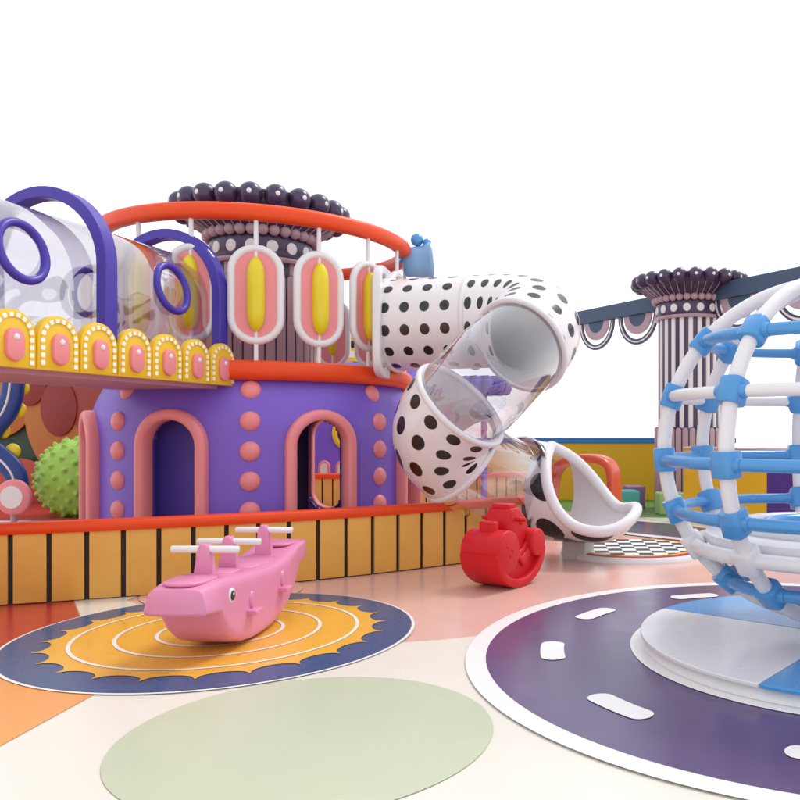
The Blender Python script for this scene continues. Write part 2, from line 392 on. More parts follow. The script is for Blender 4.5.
# ---------------------------------------------------------------- carnival columns
def column(cx,cy,z0,zf,label,low=None):
    t=empty('carnival_column',(cx,cy,z0),label,'column')
    c=(cx,cy,0)
    MB().lathe([(.62,z0 if low is None else low),(.62,3.86)],c,64).build('shaft',DARKP,t)
    mb=MB(); N=22
    for k in range(N):
        a=2*PI*k/N; p=V((cx+.615*cos(a),cy+.615*sin(a),0)); rr=.047
        mb.sweep([p+V((0,0,zf-.12)),p+V((0,0,3.85))],[(rr*1.0*cos(q*PI/4),rr*.6*sin(q*PI/4)) for q in range(8)],[V((cos(a),sin(a),0))]*2)
    mb.build('white_stripes',WHITE2 if low is None else MAUVE,t)
    mb=MB(); mo=MB(); N=32
    for k in range(N):
        a=2*PI*(k+.5)/N; n=V((cos(a),sin(a),0)); M=frame(n)
        hh=zf-z0
        mo.prism(archpoly(.138,hh),M,V((cx,cy,z0))+n*.665,.05)
        mb.prism(archpoly(.112,hh-.014),M,V((cx,cy,z0))+n*.685,.05,bev=.01)
    mo.build('flute_edges',DARKP,t); mb.build('flutes',MAUVE,t)
    MB().lathe([(.60,3.80),(.70,3.80),(.715,3.83),(.70,3.86),(.66,3.87)],c,64).build('collar',MAUVE,t)
    MB().lathe([(.60,3.86),(.66,3.86),(.675,3.9),(.675,4.1),(.66,4.15),(.6,4.15)],c,64).build('band',DARKP,t)
    for k in range(16):
        a=2*PI*(k+.35)/16; n=V((cos(a),sin(a),0)); M=frame(n)
        MB().prism([(.074*cos(q*PI/12),.08*sin(q*PI/12)) for q in range(24)],M,V((cx,cy,3.995))+n*.674,.024,bev=.006).build('white_disc',WHITE2,t)
    mb=MB()
    for k in range(31): a=2*PI*k/31; mb.ball((cx+.70*cos(a),cy+.70*sin(a),4.2),.075,12)
    tag(mb.build('bead_necklace',MAUVE,t))
    MB().lathe([(.60,4.15),(.66,4.2),(.78,4.28),(.93,4.38),(1.03,4.50),(1.05,4.62),(0,4.66)],c,66).build('flared_capital',DARKP,t,ang=60)
    mb=MB(); N=44
    for k in range(N):
        a=2*PI*k/N; q=[V((cx+r*cos(a),cy+r*sin(a),z)) for r,z in ((.68,4.2),(.79,4.272),(.94,4.374),(1.04,4.49))]; mb.tube(q,.007,6)
    mb.build('thin_ribs',MAUVE,t)
    for k in range(22):
        a=2*PI*(k+.25)/22; n=V((cos(a),sin(a),0)); p=V((cx,cy,4.55))+n*1.05
        o=MB().ball(p,.145,20).build('knob',DARKP,t)
        MB().ball(p+(n*.97+V((0,0,.0))).normalized()*.137,.032,10,(1,1,.4),M=frame(n)).build('white_dot',WHITE2,o)
    return t
TC=(-3.93,11.0); TR=1.93
column(TC[0],TC[1],2.32,3.64,'mauve fluted column with dark knobbed capital rising inside the purple tower',low=0.0)
column(2.87,16.2,0,1.66,'black and white striped column with dark knobbed capital standing by the yellow wall')
# ---------------------------------------------------------------- tower
t=empty('play_tower',(TC[0],TC[1],0),'round purple play tower with pink arched doorways and orange-red rings','tower')
RW=2.06
def wall_r(z):
    return RW if z<1.62 else RW-.20*(1-cos(min(1,(z-1.62)/.6)*PI/2))*1.0
aL,aR=ray_cyl(172,TC[0],TC[1],RW),ray_cyl(321,TC[0],TC[1],RW)
step=aR-aL
doors=[(aL,.30,1.72),(aR,.30,1.72),(aR+step,.30,1.72),(aL-step,.30,1.72)]
aback=None
# rear stadium opening in line with the second doorway
k=(329-XP)/F; a_=1+k*k; b_=-2*(k*TC[0]+TC[1]); c_=TC[0]**2+TC[1]**2-RW*RW; yb=(-b_+math.sqrt(b_*b_-4*a_*c_))/(2*a_); aback=math.atan2(yb-TC[1],k*yb-TC[0])
def inside(a,z):
    for ad_,hw,h in doors:
        s=((a-ad_+PI)%(2*PI)-PI)*RW
        if abs(s)<hw+.03 and (z<h-hw or s*s+(z-h+hw)**2<(hw+.03)**2): return True
    s=((a-aback+PI)%(2*PI)-PI)*RW
    if abs(s)<.31 and .62<z<1.5: return True
    for zc in (.62,1.5):
        if s*s+(z-zc)**2<.31**2: return True
    return False
NA,NZ=420,70; zs=[2.22*i/NZ for i in range(NZ+1)]; mb=MB()
vs=[V((TC[0]+wall_r(z)*cos(2*PI*j/NA),TC[1]+wall_r(z)*sin(2*PI*j/NA),z)) for j in range(NA) for z in zs]
fs=[]
for j in range(NA):
    for i in range(NZ):
        if inside(2*PI*(j+.5)/NA,(zs[i]+zs[i+1])/2): continue
        k=(j+1)%NA; fs.append((j*(NZ+1)+i,k*(NZ+1)+i,k*(NZ+1)+i+1,j*(NZ+1)+i+1))
mb.add(vs,fs); mb.build('wall',PURP,t,solid=.14,off=-1)
def wallpt(s,z,ac,off=0):
    r=wall_r(z)+off; a=ac+s/RW; return V((TC[0]+r*cos(a),TC[1]+r*sin(a),z)),V((cos(a),sin(a),0))
RP=[(-.062,-.10),(.062,-.10),(.066,.05),(.045,.085),(-.045,.085),(-.066,.05)]
RP=[(.066*(abs(cos(q))**.6)*(1 if cos(q)>0 else -1),.02+.10*(abs(sin(q))**.6)*(1 if sin(q)>0 else -1)) for q in [2*PI*i/16 for i in range(16)]]
for ad_,hw,h in doors:
    hw2=hw+.055; P=[];U=[]
    for z in [h-hw-(h-hw)*i/12 for i in range(12,-1,-1)]: p,n=wallpt(hw2,z,ad_); P.append(p);U.append(n)
    for i in range(1,18): a=PI*i/18; p,n=wallpt(hw2*cos(a),h-hw+hw2*sin(a),ad_); P.append(p);U.append(n)
    for z in [h-hw-(h-hw)*i/12 for i in range(13)]: p,n=wallpt(-hw2,z,ad_); P.append(p);U.append(n)
    MB().sweep(P,RP,U).build('door_frame',PINK,t,ang=60)
P=[];U=[]
for q in stadium(.66,1.55,14): p,n=wallpt(q[0],1.06+q[1],aback); P.append(p);U.append(n)
MB().sweep(P,RP,U,closed=True).build('door_frame',PINK,t,ang=60)
n_=V((cos(aL),sin(aL),0)); tg_=V((-sin(aL),cos(aL),0))
MB().prism([(-.8,0),(.8,0),(.8,2.1),(-.8,2.1)],frame(n_),V((TC[0],TC[1],.01))+n_*(RW-.42),.05).build('added_inner_panel',mat('added_panel_indigo',(104,84,200),.5),t)  # added panel that brightens the near-black view through the first doorway
aB=ray_cyl(250,TC[0],TC[1],RW)
for k in range(-3,6):
    ab=aB+step*(k) if True else 0
    if k in (2,3): pass
    for z in (2.06,1.70,1.36,1.02,.68,.34):
        p,n=wallpt(0,z,ab); 
        if z>1.9: n=(n+V((0,0,.35))).normalized()
        MB().ball(p-n*.01,.115,18,(1,1,.62),M=frame(n),half=True).build('bump',PINK,t,ang=80)
# deck, rings
MB().lathe([(0,2.12),(1.84,2.12),(1.84,2.3),(0,2.3)],(TC[0],TC[1],0),96).build('deck',mat('mauve_deck',(150,120,140),.5),t)
ring=lambda r,z,tr,n=120:[V((TC[0]+r*cos(2*PI*i/n),TC[1]+r*sin(2*PI*i/n),z)) for i in range(n)]
sq=lambda ww,hh,e=.55,n=16:[(ww*(abs(cos(2*PI*i/n))**e)*(1 if cos(2*PI*i/n)>=0 else -1),hh*(abs(sin(2*PI*i/n))**e)*(1 if sin(2*PI*i/n)>=0 else -1)) for i in range(n)]
MB().sweep(ring(TR,2.285,0),sq(.11,.115,.8),[V((0,0,1))]*120,closed=True).build('lower_ring',RED,t,ang=60)
MB().sweep(ring(TR,4.09,0),sq(.10,.095,.7),[V((0,0,1))]*120,closed=True).build('top_rail',RED,t,ang=60)
apx=[ray_cyl(x,TC[0],TC[1],TR) for x in (256,319,368)]
st=((apx[2]-apx[0])/2)
N=round(2*PI/abs(st)); print('panels',N,[math.degrees(q) for q in apx])
pan=None
for k in range(N):
    a=apx[0]+2*PI*k/N*(1 if st>0 else -1)
    n=V((cos(a),sin(a),0)); c=V((TC[0],TC[1],0))+n*TR
    if abs(((a-R_(-18)+PI)%(2*PI))-PI)<R_(9): pass
    MB().tube([c+V((0,0,2.3)),c+V((0,0,4.05))],.026,12).build('post',WHITE,t)
    e=empty('panel',c+V((0,0,3.15))) ; e.parent=t; e.location=wloc(t).inverted()@(c+V((0,0,3.15)))
    e.rotation_euler=(0,0,a+PI/2)
    if pan is None:
        pan=e; M=frame((0,-1,0))
        def addp(nm,mb,m): 
            o=mb.build(nm,m); o.parent=pan; return o
        P=[V((q[0],0,q[1])) for q in stadium(.53,1.06,12)]
        addp('panel_frame',MB().tube(P,.045,12,closed=True,ups=[V((0,-1,0))]*len(P)),WHITE)
        addp('panel_board',MB().prism(stadium(.50,1.03,12),M,(0,0,0),.04),PINK)
        cap=[]
        for i in range(0): a2=-PI/2+PI*i/12; cap.append((.082*cos(a2),.30*0+ (.33+.082*sin(a2)*1.0 if a2>0 else -.33+.082*sin(a2))))
        addp('capsule',MB().lathe([(0,-.43),(.03,-.415),(.062,-.375),(.088,-.31),(.098,-.22),(.10,0),(.098,.22),(.088,.31),(.062,.375),(.03,.415),(0,.43)],(0,-.045,0),24),YEL2)
    else:
        for ch in [x for x in bpy.data.objects if x.parent==pan]:
            q=ch.copy(); col.objects.link(q); q.parent=e
# mounting flange of the slide belongs to the slide (below)
# ---------------------------------------------------------------- tube slide
t=empty('tube_slide',(-.4,9.6,0),'white tube slide with black dots and clear sections twisting down from the tower','slide')
TU=.565
P0=V((-2.02,10.35,2.95)); 
mb=MB(); M=frame((1,.0,0))
sqp=[(.68*(abs(cos(q))**.35)*(1 if cos(q)>=0 else -1),.70*(abs(sin(q))**.35)*(1 if sin(q)>=0 else -1)) for q in [2*PI*i/48 for i in range(48)]]
mb.prism(sqp,M,P0+V((-.06,0,0)),.10,bev=.02)
mb.build('flange_plate',WHITE,t,ang=50)
for yy in (-.5,.5):
    for zz in (-.55,.55): MB().lathe([(0,.02),(.03,.02),(.035,0),(.035,-.02)],P0+V((-.0,yy,zz)),12,M=frame((1,0,0))).build('bolt',MAUVE,t)
def bez(a,b,c,d,n=20): return [a*(1-s)**3+b*3*s*(1-s)**2+c*3*s*s*(1-s)+d*s**3 for s in [i/n for i in range(n+1)]]
P1=W(474,322,10.15)
R1=W(521,346,9.35); T1=V((-.46,-.70,-.50)).normalized()
R2=W(461,405,8.85); T2=V((-.68,.36,-.66)).normalized()
T3=V((.62,.45,-.55)).normalized(); R3=W(461,458,9.28)
E0=W(549,491,10.14); T4=V((.93,-.28,-.12)).normalized()
D1=(P1-P0).normalized()
def tb(path,name,m,r=TU,uk=1.0,**k):
    mb=MB()
    if m is CLEAR2: mb.tube(path,r,56,cap=False)
    else: mb.tube(path,r+.02,56,cap=False); mb.tube(path,r,56,cap=False,mi=1); m=[m,WHITE]
    mb.uv=[[(u*uk+k.get('uoff',0),v) for u,v in q] if q else q for q in mb.uv]
    return mb.build(name,m,t,ang=80,recalc=False)
def fl(p,d,name='flange_ring',r=TU,w=.032,tr=.033,m=WHITE):
    M=frame(d.normalized(),(0,0,1) if abs(d.normalized().z)<.95 else (0,1,0)); n=64
    pa=[p+M@V(((r+.012)*cos(2*PI*i/n),(r+.012)*sin(2*PI*i/n),0)) for i in range(n)]
    MB().sweep(pa,sq(tr,w,.7,12),[d.normalized()]*n,closed=True).build(name,m,t,ang=60)
tb([P0.lerp(P1,i/12) for i in range(13)],'dotted_section',DOT)
e1=bez(P1,P1+D1*.66,R1-T1*.66,R1,30); tb(e1,'dotted_elbow',DOTE,uk=1.7)
e2=bez(R2,R2+T2*.36,R3-T3*.36,R3,30); tb(e2,'dotted_elbow',DOTE,uk=1.6)
tb(bez(R1,R1+T1*.42,R2-T2*.42,R2,24),'clear_section',CLEAR2,r=TU*.985)
cp=bez(R3,R3+T3*.42,E0-T4*.55,E0,40); tb(cp,'clear_section',CLEAR2,r=TU*.985)
fl(P0+D1*.05,D1); fl(P1,D1); fl(R1,T1); fl(R2,T2); fl(R3,T3); 
E1=W(551,492,10.12); T5=V((.84,-.52,-.12)).normalized()
def sleeve(path,a0,a1,r,name,m,K=40,inner=None):
    vs=[];L=0;us=[]
    for i,p in enumerate(path):
        T=(path[min(i+1,len(path)-1)]-path[max(i-1,0)]).normalized(); A=T.cross(V((0,0,1))).normalized(); B=A.cross(T).normalized()
        if i: L+=(p-path[i-1]).length
        us.append(L)
        for k in range(K+1):
            q=a0+(a1-a0)*k/K; vs.append(p+(A*cos(q)+B*sin(q))*r)
    fs=[];uv=[]
    for i in range(len(path)-1):
        for k in range(K):
            fs.append((i*(K+1)+k,(i+1)*(K+1)+k,(i+1)*(K+1)+k+1,i*(K+1)+k+1)); f_=lambda kk:(a0+(a1-a0)*kk/K)/(2*PI)
            uv.append([(us[i],f_(k)),(us[i+1],f_(k)),(us[i+1],f_(k+1)),(us[i],f_(k+1))])
    mb=MB(); mb.add(vs,fs,uv); return mb.build(name,m,t,ang=80,solid=.02,off=0)
sleeve(cp[27:],R_(-140),R_(106),.600,'spotted_sleeve',SPOT)
mb=MB(); ed=[]
p=cp[27]; T=(cp[28]-cp[26]).normalized(); A=T.cross(V((0,0,1))).normalized(); B=A.cross(T).normalized()
MB().tube([p+(A*cos(R_(q))+B*sin(R_(q)))*.605 for q in range(-140,107,6)],.026,10).build('flange_ring',CLEAR2,t,ang=80)
END=W(627,524,9.4)
def mouth():
    n=44; r0=.58; K=44; rows=[]; outer=[]; S_=[.66*i/20 for i in range(20)]+[.66+.34*sin(PI/2*j/24) for j in range(25)]; n=len(S_)-1; fwd=V((T5.x,T5.y,0)).normalized(); tgt=V((END.x-E1.x,END.y-E1.y,0)); side0=fwd.cross(V((0,0,1))).normalized()
    L_=tgt.length; f2=tgt.normalized(); zb0=E1.z-r0; zb1=END.z-.20
    for i in range(n+1):
        s=S_[i]
        A=R_(179-(179-64)*(1-(1-min(1,s/.66))**1.6))
        ff=fwd.lerp(f2,min(1,s*2)).normalized(); sd=ff.cross(V((0,0,1))).normalized()
        x=V((E1.x,E1.y,0))+f2*(L_*s)
        zb=zb0+(zb1-zb0)*(s*s*(3-2*s))
        w=1.0-.10*s; q_=0 if s<.66 else (s-.66)/.34; ws=math.sqrt(max(.0004,1-q_**2.3)); rho=R_(24)*s**2.4
        r=r0*w; rimz=zb+r*(1-cos(A))*(1-.25*s)
        row=[];ro=[]
        for k in range(K+1):
            q=-A+2*A*k/K
            z=zb+r*(1-cos(q))*(1-.25*s); z=rimz-(rimz-z)*ws
            if s<.12: pass
            def pt(a_,z_): b_=z_-zb-r; return x+sd*(a_*cos(rho)+b_*sin(rho)*.6)+V((0,0,zb+r+b_*cos(rho)-a_*sin(rho)))
            row.append(pt(r*sin(q)*ws,z)); ro.append(pt((r+.03)*sin(q)*ws,z-.03*max(0,cos(q))))
        rows.append(row); outer.append(ro)
    rimL=[r[0] for r in rows]; rimR=[r[-1] for r in rows]
    def grid(rs):
        fs=[(i*(K+1)+k,(i+1)*(K+1)+k,(i+1)*(K+1)+k+1,i*(K+1)+k+1) for i in range(len(rs)-1) for k in range(K)]
        QF=lambda i,k:((-R_(179-(179-64)*(1-(1-min(1,S_[i]/.66))**1.6)))*(1-2*k/K))/(2*PI); UF=lambda i:.42+L_*S_[i]; uv=[[(UF(i),QF(i,k)),(UF(i+1),QF(i+1,k)),(UF(i+1),QF(i+1,k+1)),(UF(i),QF(i,k+1))] for i in range(len(rs)-1) for k in range(K)]
        m=MB(); m.add([p for r in rs for p in r],fs,uv); return m
    grid(rows).build('open_chute',WHITE,t,ang=80)
    grid(outer).build('spotted_shell',SPOT,t,ang=80)
    rim=rimL+rows[-1][1:-1:4]+rimR[::-1]
    for _ in range(8): rim=[rim[0]]+[(rim[i-1]+rim[i]*2+rim[i+1])/4 for i in range(1,len(rim)-1)]+[rim[-1]]
    MB().tube(rim,.068,14,closed=True).build('rolled_rim',WHITE,t,ang=80)
mouth()
MB().box((END.x-.55,END.y+.62,.08),(.32,.26,.28),rz=-.5).build('support_block',mat('grey_block',(206,202,200),.5),t,bevel=.02)
# ---------------------------------------------------------------- checkered trampoline
c=(1.12,10.45)
t=empty('trampoline',(c[0],c[1],0),'low round trampoline with checkered bed and red and yellow rim beside the slide mouth','trampoline')
MB().lathe([(0,.07),(.86,.07),(.93,.06),(.95,.03),(.95,.0)],(c[0],c[1],0),80).build('white_base',WHITE2,t)
annulus(c,.80,.88,.074,90).build('red_ring',WRED,t); annulus(c,.74,.80,.076,90).build('yellow_ring',YEL,t)
ck=mat('check_fabric',(236,236,232),.55); nt=ck.node_tree; b=nt.nodes['Principled BSDF']
k=nt.nodes.new('ShaderNodeTexChecker'); k.inputs['Scale'].default_value=5.6; k.inputs[1].default_value=(.86,.86,.83,1); k.inputs[2].default_value=(.03,.03,.035,1)
tc=nt.nodes.new('ShaderNodeTexCoord'); nt.links.new(tc.outputs['Object'],k.inputs[0]); nt.links.new(k.outputs[0],b.inputs['Base Color'])
annulus(c,0,.74,.078,90).build('checkered_bed',ck,t)
# ---------------------------------------------------------------- globe climber
GC=V((2.05,5.77,1.46)); GR=1.2
t=empty('globe_climber',(2.10,5.77,0),'spherical climbing globe of white bars and blue hoops on a round white and blue base','climber')
BC=(2.10,5.77)
def sector(r,z0,z1,a0,a1,n=32,mi=0):
    mb=MB(); M=Matrix.Identity(3); poly=[(BC[0],BC[1])]+[(BC[0]+r*cos(a0+(a1-a0)*i/n),BC[1]+r*sin(a0+(a1-a0)*i/n)) for i in range(n+1)]
    mb.prism(poly,M,(0,0,(z0+z1)/2),z1-z0); return mb
MB().lathe([(0,.022),(1.40,.022),(1.40,.045),(1.36,.10),(0,.10)],(BC[0],BC[1],0),96).build('base_plinth',WHITE2,t)
for k,(a0,a1,m) in enumerate(((143,232,WHITE),(232,322,BLUE),(322,412,WHITE),(52,143,BLUE))):
    sector(1.424,.10,.125,R_(a0+.2),R_(a1-.2)).build('base_sector',m,t,bevel=.006)
azs=[R_(39+45*k) for k in range(8)]
lats=[40.7,18.7,-3.7,-21.9,-35.5,-52]
def gp_(la,az,r=GR): return GC+V((cos(la)*cos(az),cos(la)*sin(az),sin(la)))*r
for az in azs:
    MB().tube([gp_(R_(l),az) for l in range(86,-77,-3)],.052,16).build('white_bar',WHITE,t,ang=80)
for i,l in enumerate(lats):
    la=R_(l); m=WHITE if i in (1,4) else BLUE; rr=.042 if i!=4 else .05
    for k in range(8):
        a0=azs[k]; a1=a0+R_(45)
        pts_=[gp_(la,a0+(a1-a0)*q/10) for q in range(11)]
        MB().tube(pts_,rr,14).build('hoop_bar',m,t,ang=80)
    for az in azs:
        p=gp_(la,az); up=(gp_(la+.01,az)-gp_(la-.01,az)).normalized(); tg=V((-sin(az),cos(az),0)); out=(p-GC).normalized()
        mb=MB(); s=.078
        mb.sweep([p-up*.085,p-up*.075,p+up*.075,p+up*.085],sq(.082,.078,.5,20),[out]*4,scales=[.93,1,1,.93])
        mb.sweep([p-tg*.12,p-tg*.06,p+tg*.06,p+tg*.12],sq(.049,.049,.8,16),[out]*4,scales=[.82,1.1,1.1,.82])
        mb.build('connector',BLUE if i!=4 else WHITE,t,ang=50)
MB().lathe([(0,GC.z-GR-.14),(.18,GC.z-GR-.14),(.2,GC.z-GR-.08),(.2,GC.z-GR+.1),(0,GC.z-GR+.14)],(GC.x,GC.y,0),40).build('hub',BLUE,t)
MB().lathe([(0,GC.z+GR-.06),(.16,GC.z+GR-.06),(.16,GC.z+GR+.05),(0,GC.z+GR+.08)],(GC.x,GC.y,0),40).build('hub',BLUE,t)
zp=GC.z+GR*sin(R_(-35.5))
MB().lathe([(0,zp+.0),(.86,zp+.0),(.90,zp+.03),(.90,zp+.09),(.86,zp+.11),(0,zp+.11)],(GC.x,GC.y,0),64).build('platform',WHITE,t)
MB().tube([V((GC.x+.66*cos(2*PI*i/64),GC.y+.66*sin(2*PI*i/64),zp+.13)) for i in range(64)],.05,12,closed=True).build('foot_ring',WHITE,t,ang=80)
MB().tube([V((GC.x+.45*cos(2*PI*i/64),GC.y+.45*sin(2*PI*i/64),zp+.14)) for i in range(64)],.05,12,closed=True).build('foot_ring',BLUE,t,ang=80)
# ---------------------------------------------------------------- canopy beam with scallops
A=V((.15,20.2,4.13)); B=V((5.6,12.3,4.13)); d=(B-A); Lb=d.length; d.normalize(); nrm=V((d.y,-d.x,0)); 
if nrm.y>0: nrm=-nrm
t=empty('scalloped_canopy',(A+B)/2-V((0,0,4.13)),'slate blue overhead beam hung with striped scallops behind the black and white column','canopy')
ang=math.atan2(d.y,d.x)
MB().box((A+B)/2+V((0,0,.16)),(Lb,.16,.32),rz=ang).build('beam',NAVY,t,bevel=.01)
MB().box((A+B)/2+V((0,0,.30))-nrm*.5,(Lb,.95,.05),rz=ang).build('canopy_roof',NAVY,t)
M=Matrix((d,V((0,0,1)),nrm)).transposed()
if M.determinant()<0: M=Matrix((-d,V((0,0,1)),nrm)).transposed()
def half(r0,r1,n=20,dep=1.0): 
    o=[(r1*cos(-PI*i/n),dep*r1*sin(-PI*i/n)) for i in range(n+1)]
    if r0: o+=[(r0*cos(-PI+PI*i/n),dep*r0*sin(-PI+PI*i/n)) for i in range(n+1)]
    return o
sA=G; 
s=.29-1.46
while s<Lb-2.0:
    s+=1.46
    if abs(s-4.75)<.5: continue
    c=A+d*s
    o=MB().prism(half(0,.27,dep=.92),M,c+V((0,0,-.004)),.05).build('scallop',NAVY,t)
    MB().prism(half(.275,.46,dep=.92),M,c+V((0,0,-.002)),.045).build('mauve_band',MAUVE,o)
    MB().prism(half(.53,.575),M,c+V((0,0,-.002)),.035).build('dark_swag',DARKP,o)
    MB().prism(half(.575,.61),M,c+V((0,0,-.002)),.040).build('white_swag',WHITE2,o)
    MB().prism(half(.61,.655),M,c+V((0,0,-.002)),.035).build('dark_swag',DARKP,o)
# ---------------------------------------------------------------- boundary walls
t=empty('boundary_wall',(1.2,18.2,0),'long ochre yellow boundary wall with bright blue cap behind the slide','wall')
MB().box((.6,18.4,.65),(6.1,.2,1.3)).build('wall_panel',OCHRE,t); MB().box((.95,18.4,1.36),(6.7,.26,.12)).build('cap',CAPBLUE,t,bevel=.01)
t=empty('boundary_wall',(3.6,13,0),'nearer ochre and violet boundary wall seen behind the climbing globe','wall')
a=V((W(687,448,14.2).x,14.2,0)); b=V((W(771,448,13.1).x,13.1,0)); d2=(b-a).normalized(); ang=math.atan2(d2.y,d2.x); 
MB().box((a+b)/2+V((0,.1,.635)),((b-a).length,.16,1.27),rz=ang).build('wall_panel',OCHRE,t)
c=b+d2*1.6
MB().box((b+c)/2+V((0,.1,.635)),((c-b).length,.17,1.27),rz=ang).build('violet_panel',mat('deep_violet_paint',(82,52,140),.5),t)
MB().box((a+c)/2+V((0,.1,1.29)),((c-a).length,.2,.03),rz=ang).build('cap',mat('pale_pink_cap',(240,214,204),.5),t)
# arch bench and cubes
P=[W(549,492,12.6),W(553,476,12.6),W(562,463,12.6),W(578,458,12.6),W(598,458,12.6),W(609,463,12.6),W(613,474,12.6),W(614,492,12.6)]
P[0].z=P[-1].z=.0+.0; P2=[]
for i in range(len(P)-1):
    for q in range(4): P2.append(P[i].lerp(P[i+1],q/4))
P2.append(P[-1])
xm=(P[0].x+P[-1].x)/2; P2=[V((xm+(p.x-xm)*1.0,p.y-(p.x-xm)*.55,p.z)) for p in P2]
for _ in range(3): P2=[P2[0]]+[(P2[i-1]+P2[i]*2+P2[i+1])/4 for i in range(1,len(P2)-1)]+[P2[-1]]
o=MB().sweep(P2,sq(.17,.065,.4,16),[V((.48,.877,0)).cross((P2[min(i+1,len(P2)-1)]-P2[max(i-1,0)]).normalized()) for i in range(len(P2))]).build('play_arch',mat('terracotta_plastic',(232,96,62),.35,coat=.2),None,ang=60)
tag(o,'terracotta orange play arch standing behind the open slide mouth','play arch')
def cube(px,py,d,s,colr,lab,nm):
    p=G(px,py) if d is None else V(((px-XP)*d/F,d,0))
    o=MB().box(p+V((0,0,s[2]/2)),s,rz=.12).build('foam_block',mat(nm,colr,.6),None,bevel=.03); tag(o,lab,'foam block','foam blocks by the boundary wall')
cube(618,0,14.9,(.32,.3,.27),(110,170,90),'small green foam block in front of the teal one by the slide mouth','green_foam')
cube(627,0,15.7,(.42,.45,.42),(90,186,170),'teal foam block standing behind the small green one','teal_foam')
cube(634,0,16.4,(.38,.45,.46),(150,110,158),'mauve foam block, rightmost of the row behind the slide mouth','mauve_foam')
cube(670,0,15.2,(.50,.4,.42),(176,208,128),'pale lime foam block at the foot of the black and white column','lime_foam')
# ---------------------------------------------------------------- bridge with clear vault
sl=.246; 
def BP(Y,rho=0,z=0):   # point on the railing line, rho metres to the left of it
    l=math.hypot(1,sl); return V((-4.32+sl*(Y-6.3)-rho/l, Y+rho*sl/l, z))
tv=V((sl,1,0)).normalized(); pv=V((-1,sl,0)).normalized()
t=empty('tunnel_bridge',BP(7,.7,0),'raised bridge with clear vaulted tunnel, indigo arches and yellow scalloped edge','bridge')
Y0,Y1=3.6,9.35
P=[BP(Y0,.72,2.16),BP(Y1,.72,2.16)]
MB().sweep(P,[(-.66,-.05),(.66,-.05),(.66,.05),(-.66,.05)],[V((0,0,1))]*2).build('deck',MAUVE,t)
mb=MB()
for k in range(9): mb.sweep([BP(Y0,.16+.14*k,2.095),BP(Y1,.16+.14*k,2.095)],[(-.045,-.03),(.045,-.03),(.045,.03),(-.045,.03)],[V((0,0,1))]*2)
mb.build('underside_battens',mat('mauve_batten',(214,160,178),.5),t)
sp=None
M=Matrix((tv,V((0,0,1)),-pv)).transposed()
Mi=M
for side in (0,1):
    k=0
    Y=6.39-.428*5
    for k in range(12):
        Yk=Y+.428*k; 
        if Yk>9.2: break
        e=bpy.data.objects.new('scallop',None); col.objects.link(e); e.parent=t
        base=BP(Yk,0 if side==0 else 1.44,2.10); e.location=wloc(t).inverted()@base
        e.rotation_euler=(0,0,math.atan2(tv.y,tv.x)+(0 if side==0 else PI))
        if sp is None:
            sp=e; N_=frame((0,-1,0))
            def A_(nm,mb,m): o=mb.build(nm,m); o.parent=sp; return o
            A_('yellow_plate',MB().prism(archpoly(.425,.47,16),N_,(0,0,0),.07,bev=.012),YEL)
            pl=archpoly(.335,.425,24); L2=[V((p[0],-.037,p[1])) for p in pl[1:-1]]; L2=[V((.1675,-.037,.03))]+L2+[V((-.1675,-.037,.03))]
            A_('dashed_trim',MB().sweep(L2,[(-.018,-.006),(.018,-.006),(.018,.006),(-.018,.006)],[V((0,-1,0))]*len(L2)),DASH)
            A_('pink_capsule',MB().prism(stadium(.165,.27,12),N_,(0,-.045,.185),.05,bev=.016),PINK)
            A_('white_dot',MB().ball((0,-.07,.245),.026,12,(1,.4,1)),WHITE2)
        else:
            for ch in [x for x in bpy.data.objects if x.parent==sp]:
                q=ch.copy(); col.objects.link(q); q.parent=e
def archpath(r,zs,z0,n=24):
    out=[(r,z0+(zs-z0)*i/6) for i in range(6)]+[(r*cos(PI*i/n),zs+r*sin(PI*i/n)) for i in range(n+1)]+[(-r,zs-(zs-z0)*(i+1)/6) for i in range(6)]
    return out
CO=.77
# clear vault
mb=MB(); ap=archpath(.58,3.06,2.2,28); ys=[Y0+(Y1-Y0)*i/28 for i in range(29)]
vs=[BP(y,CO-u,z) for y in ys for u,z in ap]; n=len(ap); fs=[(i*n+j,i*n+j+1,(i+1)*n+j+1,(i+1)*n+j) for i in range(28) for j in range(n-1)]
mb.add(vs,fs); mb.build('clear_vault',CLEAR,t,ang=80)
for Y in (5.75,7.42,9.02):
    ap=archpath(.715,3.13,2.2,28); P=[BP(Y,CO-u,z)+tv*0 for u,z in ap]
    o=MB().sweep(P,[(-.075,-.055),(.075,-.055),(.075,.055),(-.075,.055)],[tv.cross(V((0,0,1)))*0+ (P[i]-BP(Y,CO,min(P[i].z,3.13))) for i in range(len(P))]).build('indigo_arch',INDIGO,t,bevel=.012,ang=40)
for Y in (6.67,8.43):
    for rho in (.14,1.40):
        c=BP(Y,rho,3.10); Mx=Matrix((tv,V((0,0,1)),pv)).transposed(); n=40
        tilt=.0
        P=[c+Mx@V((.225*cos(2*PI*i/n),.245*sin(2*PI*i/n),(.05*(1+sin(2*PI*i/n)))*(1 if rho<.5 else -1))) for i in range(n)]
        MB().tube(P,.038,12,closed=True).build('porthole_ring',INDIGO,t,ang=80)
